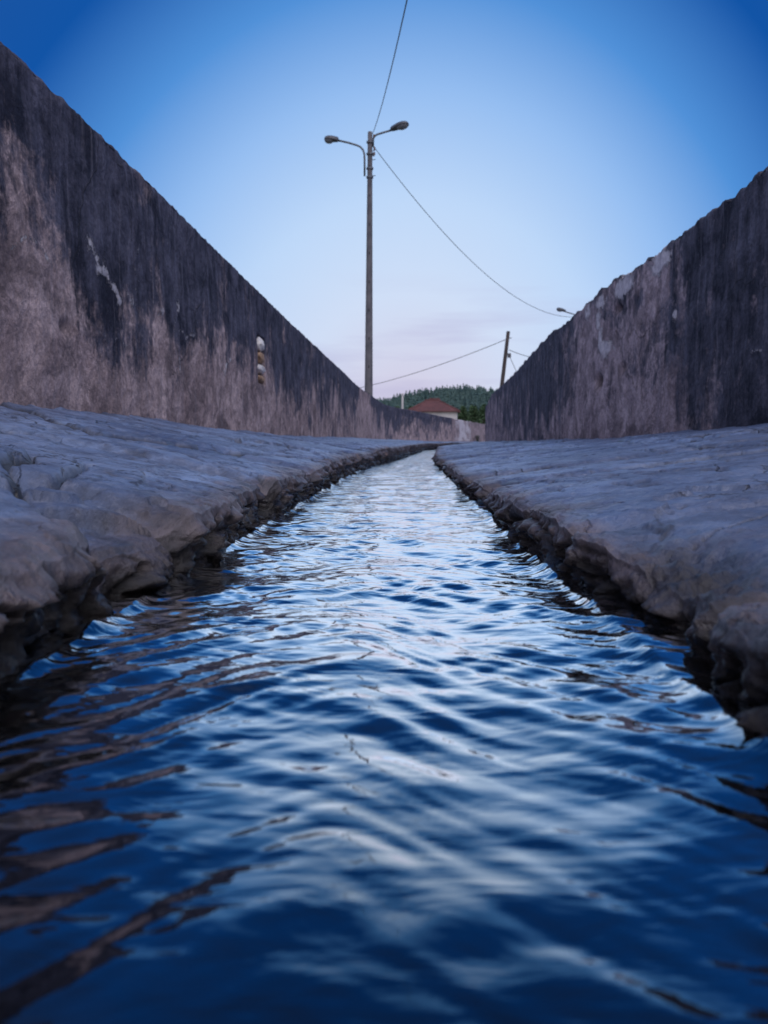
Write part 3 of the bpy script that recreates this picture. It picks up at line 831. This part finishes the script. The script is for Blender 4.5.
# house ----------------------------------------------------------------
def house(name, label, x0, x1, Yd, depth, ze, zr, rz, mat_roof, ridge=(.33, .67), chim=False):
    gz = float(hill_h((x0 + x1) / 2, Yd)) - .3
    e = empty(name, ((x0 + x1) / 2, Yd, gz), rz); tag(e, label, 'house')
    W = (x1 - x0) / 2; D = depth / 2; ze -= gz; zr -= gz
    bm = bmesh.new(); box(bm, (0, 0, (ze - .1) / 2), (W * 2 - .7, D * 2 - .7, ze - .1)); 
    from_bm('wall', bm, M['white'], e)
    bm = bmesh.new()
    c_ = [bm.verts.new(v) for v in ((-W, -D, ze - .12), (W, -D, ze - .12), (W, D, ze - .12), (-W, D, ze - .12))]
    c2 = [bm.verts.new(v) for v in ((-W, -D, ze), (W, -D, ze), (W, D, ze), (-W, D, ze))]
    r0 = bm.verts.new((-W + 2 * W * ridge[0], 0, zr)); r1 = bm.verts.new((-W + 2 * W * ridge[1], 0, zr))
    bm.faces.new(c_[::-1])
    for k in range(4): bm.faces.new((c_[k], c_[(k + 1) % 4], c2[(k + 1) % 4], c2[k]))
    bm.faces.new((c2[0], c2[1], r1, r0)); bm.faces.new((c2[1], c2[2], r1)); bm.faces.new((c2[2], c2[3], r0, r1)); bm.faces.new((c2[3], c2[0], r0))
    rf = from_bm('roof', bm, mat_roof, e)
    bm = bmesh.new(); tube(bm, [(-W + 2 * W * ridge[0], 0, zr + .02), (-W + 2 * W * ridge[1], 0, zr + .02)], .1, 8)
    for sx in (-1, 1):
        for sy in (-1, 1):
            tube(bm, [((-W + 2 * W * (ridge[0] if sx < 0 else ridge[1])), 0, zr + .02), (sx * W, sy * D, ze + .03)], .08, 8)
    from_bm('ridge_tile', bm, mat_roof, rf)
    return e
a0 = pxw(413, 411, 110); a1 = pxw(461.5, 411, 110); ar = pxw(435, 400.2, 112.5)
house('house', 'white walled house with a red hipped tile roof', a0.x, a1.x, 112.5, 5.0, a0.z, ar.z, R(-6), M['tile'], (.28, .55))
b0 = pxw(406, 409, 122); b1 = pxw(447, 409, 122); br = pxw(425, 402, 125)
house('house', 'darker red roofed building half hidden behind the white house', b0.x, b1.x, 126, 5.5, b0.z - .2, pxw(440, 398.8, 126).z, R(4), M['tile'], (.62, .85))

# slim post
pp = pxw(402.5, 394.5, 75)
e = empty('concrete_post', (pp.x, 75, float(hill_h(pp.x, 75)) - .2)); tag(e, 'slim pale concrete post rising behind the left wall near the house', 'post')
bm = bmesh.new(); hh = pp.z - e.location.z
tube(bm, [(0, 0, 0), (0, 0, hh)], [.13, .09], 8); from_bm('shaft', bm, M['white'], e)
bm = bmesh.new(); box(bm, (0, 0, hh + .04), (.24, .24, .08)); from_bm('cap', bm, M['white'], e)

# ------------------------------------------------------------------ lamp pole
PY = 30.0
pt_ = pxw(369.6, 132, PY); pb_ = pxw(368.2, 396, PY)
gz = float(hill_h(pb_.x, PY)) - .1
px0 = pb_.x
lamp = empty('street_lamp', (px0, PY, gz))
tag(lamp, 'tall concrete street lamp pole with two curved arms, above the left wall', 'street lamp')
Ht = pt_.z - gz; lean = (pt_.x - px0) / (pt_.z - pb_.z)
def LP(px, py, dy=0.0):
    q = pxw(px, py, PY + dy); return Vector((q.x - px0, q.y - PY, q.z - gz))
bm = bmesh.new()
n = 14
for i in range(n):
    pass
tube(bm, [(lean * Ht * k / n, 0, Ht * k / n) for k in range(n + 1)], [0.165 - 0.085 * k / n for k in range(n + 1)], 12)
pole = from_bm('pole', bm, M['concrete'], lamp, True)
for k in range(9):    # climbing holes down the pole, their shade given by near-black boxes
    bm = bmesh.new()
    z = Ht - 1.2 - k * 1.0
    box(bm, (lean * z + 0.0, -(0.165 - .085 * z / Ht) + .004, z), (.035, .02, .10))
    from_bm('hole_shade_box', bm, M['dark'], pole)
def luminaire(tip, root, name='lamp_head', parent=None, w_=.17):
    ax = (tip - root); L = ax.length; ax.normalize()
    side = ax.cross(Vector((0, 0, 1))).normalized(); up = side.cross(ax).normalized()
    def P(t, s_, u_): return root + ax * (t * L) + side * s_ + up * u_
    prof = [(-.02, .05, .06), (.06, .10, .12), (.30, .15, .14), (.5, .19, .15), (.75, .2, .14), (.92, .15, .11), (1.0, .06, .05)]
    bm = bmesh.new(); rings = []
    for t, ws, hs in prof:
        rings.append([bm.verts.new(P(t, math.cos(a_) * ws, math.sin(a_) * hs * (1.0 if math.sin(a_) > 0 else .35))) for a_ in [2 * math.pi * k / 14 for k in range(14)]])
    for i in range(len(rings) - 1):
        for k in range(14): bm.faces.new((rings[i][k], rings[i][(k + 1) % 14], rings[i + 1][(k + 1) % 14], rings[i + 1][k]))
    bm.faces.new(rings[0][::-1]); bm.faces.new(rings[-1])
    h_ = from_bm(name, bm, M['lamp'], parent, True)
    bm = bmesh.new(); rings = []
    for t, ws, hs in [(.38, .04, .04), (.45, .13, .09), (.6, .17, .13), (.8, .165, .12), (.93, .10, .08), (.96, .03, .03)]:
        rings.append([bm.verts.new(P(t, math.cos(a_) * ws, -.02 - math.sin(a_) * hs * .8)) for a_ in [math.pi * k / 10 for k in range(11)]])
    for i in range(len(rings) - 1):
        for k in range(10): bm.faces.new((rings[i][k], rings[i][k + 1], rings[i + 1][k + 1], rings[i + 1][k]))
    from_bm('lens', bm, M['lens'], h_, True)
    return h_
bm = bmesh.new()
tube(bm, [LP(364.6, 176), LP(364.6, 160), LP(364.3, 154), LP(363, 150), LP(360.5, 147), LP(357, 145.3), LP(348, 142.6), LP(338, 140.4)], .035, 8)
from_bm('arm', bm, M['steel'], lamp, True)
luminaire(LP(324.3, 139.6), LP(338.5, 140.6), parent=lamp)
bm = bmesh.new()
tube(bm, [LP(373.2, 147), LP(373.2, 140), LP(374, 137), LP(376.5, 134.7), LP(383, 132.6), LP(391.5, 130.2)], .035, 8)
from_bm('arm', bm, M['steel'], lamp, True)
luminaire(LP(408, 123.6, -.4), LP(391, 130.3), parent=lamp)
for z in (Ht - .35, Ht - .75, Ht - 1.25, Ht - 1.55):
    bm = bmesh.new(); tube(bm, [(lean * z, 0, z - .03), (lean * z, 0, z + .03)], .125, 12)
    from_bm('clamp', bm, M['steel'], lamp)
for dxy, z in ((.16, Ht - .62), (.15, Ht - .80), (.14, Ht - .2)):
    bm = bmesh.new(); tube(bm, [(lean * z + dxy - .1, 0, z - .02), (lean * z + dxy, 0, z - .02), (lean * z + dxy, 0, z + .02), (lean * z + dxy, 0, z + .11)], [.012, .012, .04, .035], 8)
    from_bm('insulator', bm, M['ceramic'], lamp)
for z in (Ht - .95, Ht - 1.5):
    bm = bmesh.new(); tube(bm, [(lean * z + .06, 0, z), (lean * z + .20, 0, z + .01)], .012, 6); from_bm('step_bolt', bm, M['steel'], lamp)

# second lamp, over the right wall
sx = pxw(583, 315, 55)
gz2 = float(hill_h(sx.x, 55)) - .1
l2 = empty('street_lamp', (sx.x, 55, gz2)); tag(l2, 'distant street lamp head poking out above the right wall', 'street lamp')
bm = bmesh.new(); h2 = pxw(583, 318, 55).z - gz2
tube(bm, [(0, 0, 0), (0, 0, h2)], [.17, .09], 12); from_bm('pole', bm, M['concrete'], l2, True)
def L2(px, py):
    q = pxw(px, py, 55); return Vector((q.x - sx.x, 0, q.z - gz2))
bm = bmesh.new(); tube(bm, [L2(583, 322), L2(582.5, 318), L2(579, 316), L2(565, 311.6)], .04, 8); from_bm('arm', bm, M['steel'], l2, True)
luminaire(L2(556.5, 309.0), L2(565.5, 311.6), parent=l2)

# leaning wooden pole
WY = 60.0
wt = pxw(508.3, 331.5, WY); wb = pxw(500.5, 397, WY)
d = (wt - wb) / (wt.z - wb.z)
gz3 = float(hill_h(wb.x, WY)) - .2
base = wb + d * (gz3 - wb.z)
wp = empty('utility_pole', tuple(base)); tag(wp, 'leaning dark wooden utility pole behind the end of the right wall', 'utility pole')
bm = bmesh.new(); top_ = wt - base
tube(bm, [top_ * (k / 8) for k in range(9)] , [.17 - .045 * k / 8 for k in range(9)], 10)
from_bm('pole', bm, M['wood'], wp, True)
bm = bmesh.new(); c_ = pxw(508.6, 338, WY) - base
tube(bm, [c_ + Vector((-.2, 0, 0)), c_ + Vector((.22, 0, 0))], .03, 6); from_bm('bracket', bm, M['steel'], wp)
bm = bmesh.new(); c_ = pxw(509.3, 355.5, WY) - base
box(bm, tuple(c_), (.22, .25, .3)); bmesh.ops.bevel(bm, geom=bm.edges[:], offset=.03, segments=2); from_bm('junction_box', bm, M['lamp'], wp)
bm = bmesh.new(); tube(bm, [pxw(508.3, 330.8, WY) - base, pxw(508.3, 332.2, WY) - base], [.02, .15], 10); from_bm('cap', bm, M['steel'], wp)

# wires
def wire(pa, pb, sag, rad, label, n=40):
    pa, pb = Vector(pa), Vector(pb)
    pts = []
    for k in range(n + 1):
        t = k / n; q = pa.lerp(pb, t); q.z -= 4 * sag * t * (1 - t); pts.append(q - pa)
    bm = bmesh.new(); tube(bm, pts, rad, 6)
    o = from_bm('overhead_wire', bm, M['cable'], None, True); o.location = pa
    tag(o, label, 'wire', 'overhead wires')
    return o
ltop = pxw(372.5, 134, PY)
q1 = pxw(407, 0, 13.5)
far = ltop + (q1 - ltop) * (36 / 16.5)
far.z = 11.2
wire(ltop, Vector((far.x, PY - 36, ltop.z + (q1.z + .893 - ltop.z) * 36 / 16.5)), .9, .011, 'wire running from the top of the tall lamp pole overhead towards the viewer')
wire(pxw(374, 147, PY), pxw(580, 316.5, 55), 1.7, .013, 'long sagging wire from the tall lamp pole to the distant lamp over the right wall')
wire(pxw(374, 382.5, 75) + Vector((-2.4, 3, -.5)), pxw(506.3, 339.3, WY), .35, .022, 'thin wire rising from the left wall to the leaning wooden pole')
wire(pxw(509.3, 350, WY), pxw(560, 359, 64), .25, .022, 'short thin wire leading right from the leaning wooden pole behind the wall')
wire(pxw(509.3, 356, WY), pxw(523, 386, WY), .0, .018, 'guy wire slanting down to the right from the leaning wooden pole')

# weed at the foot of the low wall
wq = pxw(477.5, 442, 61.5)
e = empty('weed', (wq.x, 61.5, .1)); tag(e, 'dark green weed at the foot of the low whitewashed wall', 'plant')
s4 = Soup(); r_ = random.Random(5)
for k in range(140):
    a1 = r_.random() * 6.28; l_ = r_.uniform(.12, .42); zz = r_.uniform(.05, .50)
    c_ = Vector((math.cos(a1) * l_ * .6, math.sin(a1) * l_ * .4, zz)); d1 = Vector((math.cos(a1), math.sin(a1), r_.uniform(-.2, .6))) * .09; d2 = Vector((-math.sin(a1), math.cos(a1), .1)) * .035
    s4.tri(tuple(c_ - d1 + d2), tuple(c_ - d1 - d2), tuple(c_ + d1))
s4.build('foliage', M['leaf'], e)
bm = bmesh.new()
for k in range(5): tube(bm, [(0, 0, 0), (math.cos(k * 1.3) * .16, math.sin(k * 1.3) * .12, .42)], [.012, .005], 5)
from_bm('stem', bm, M['leaf'], e)
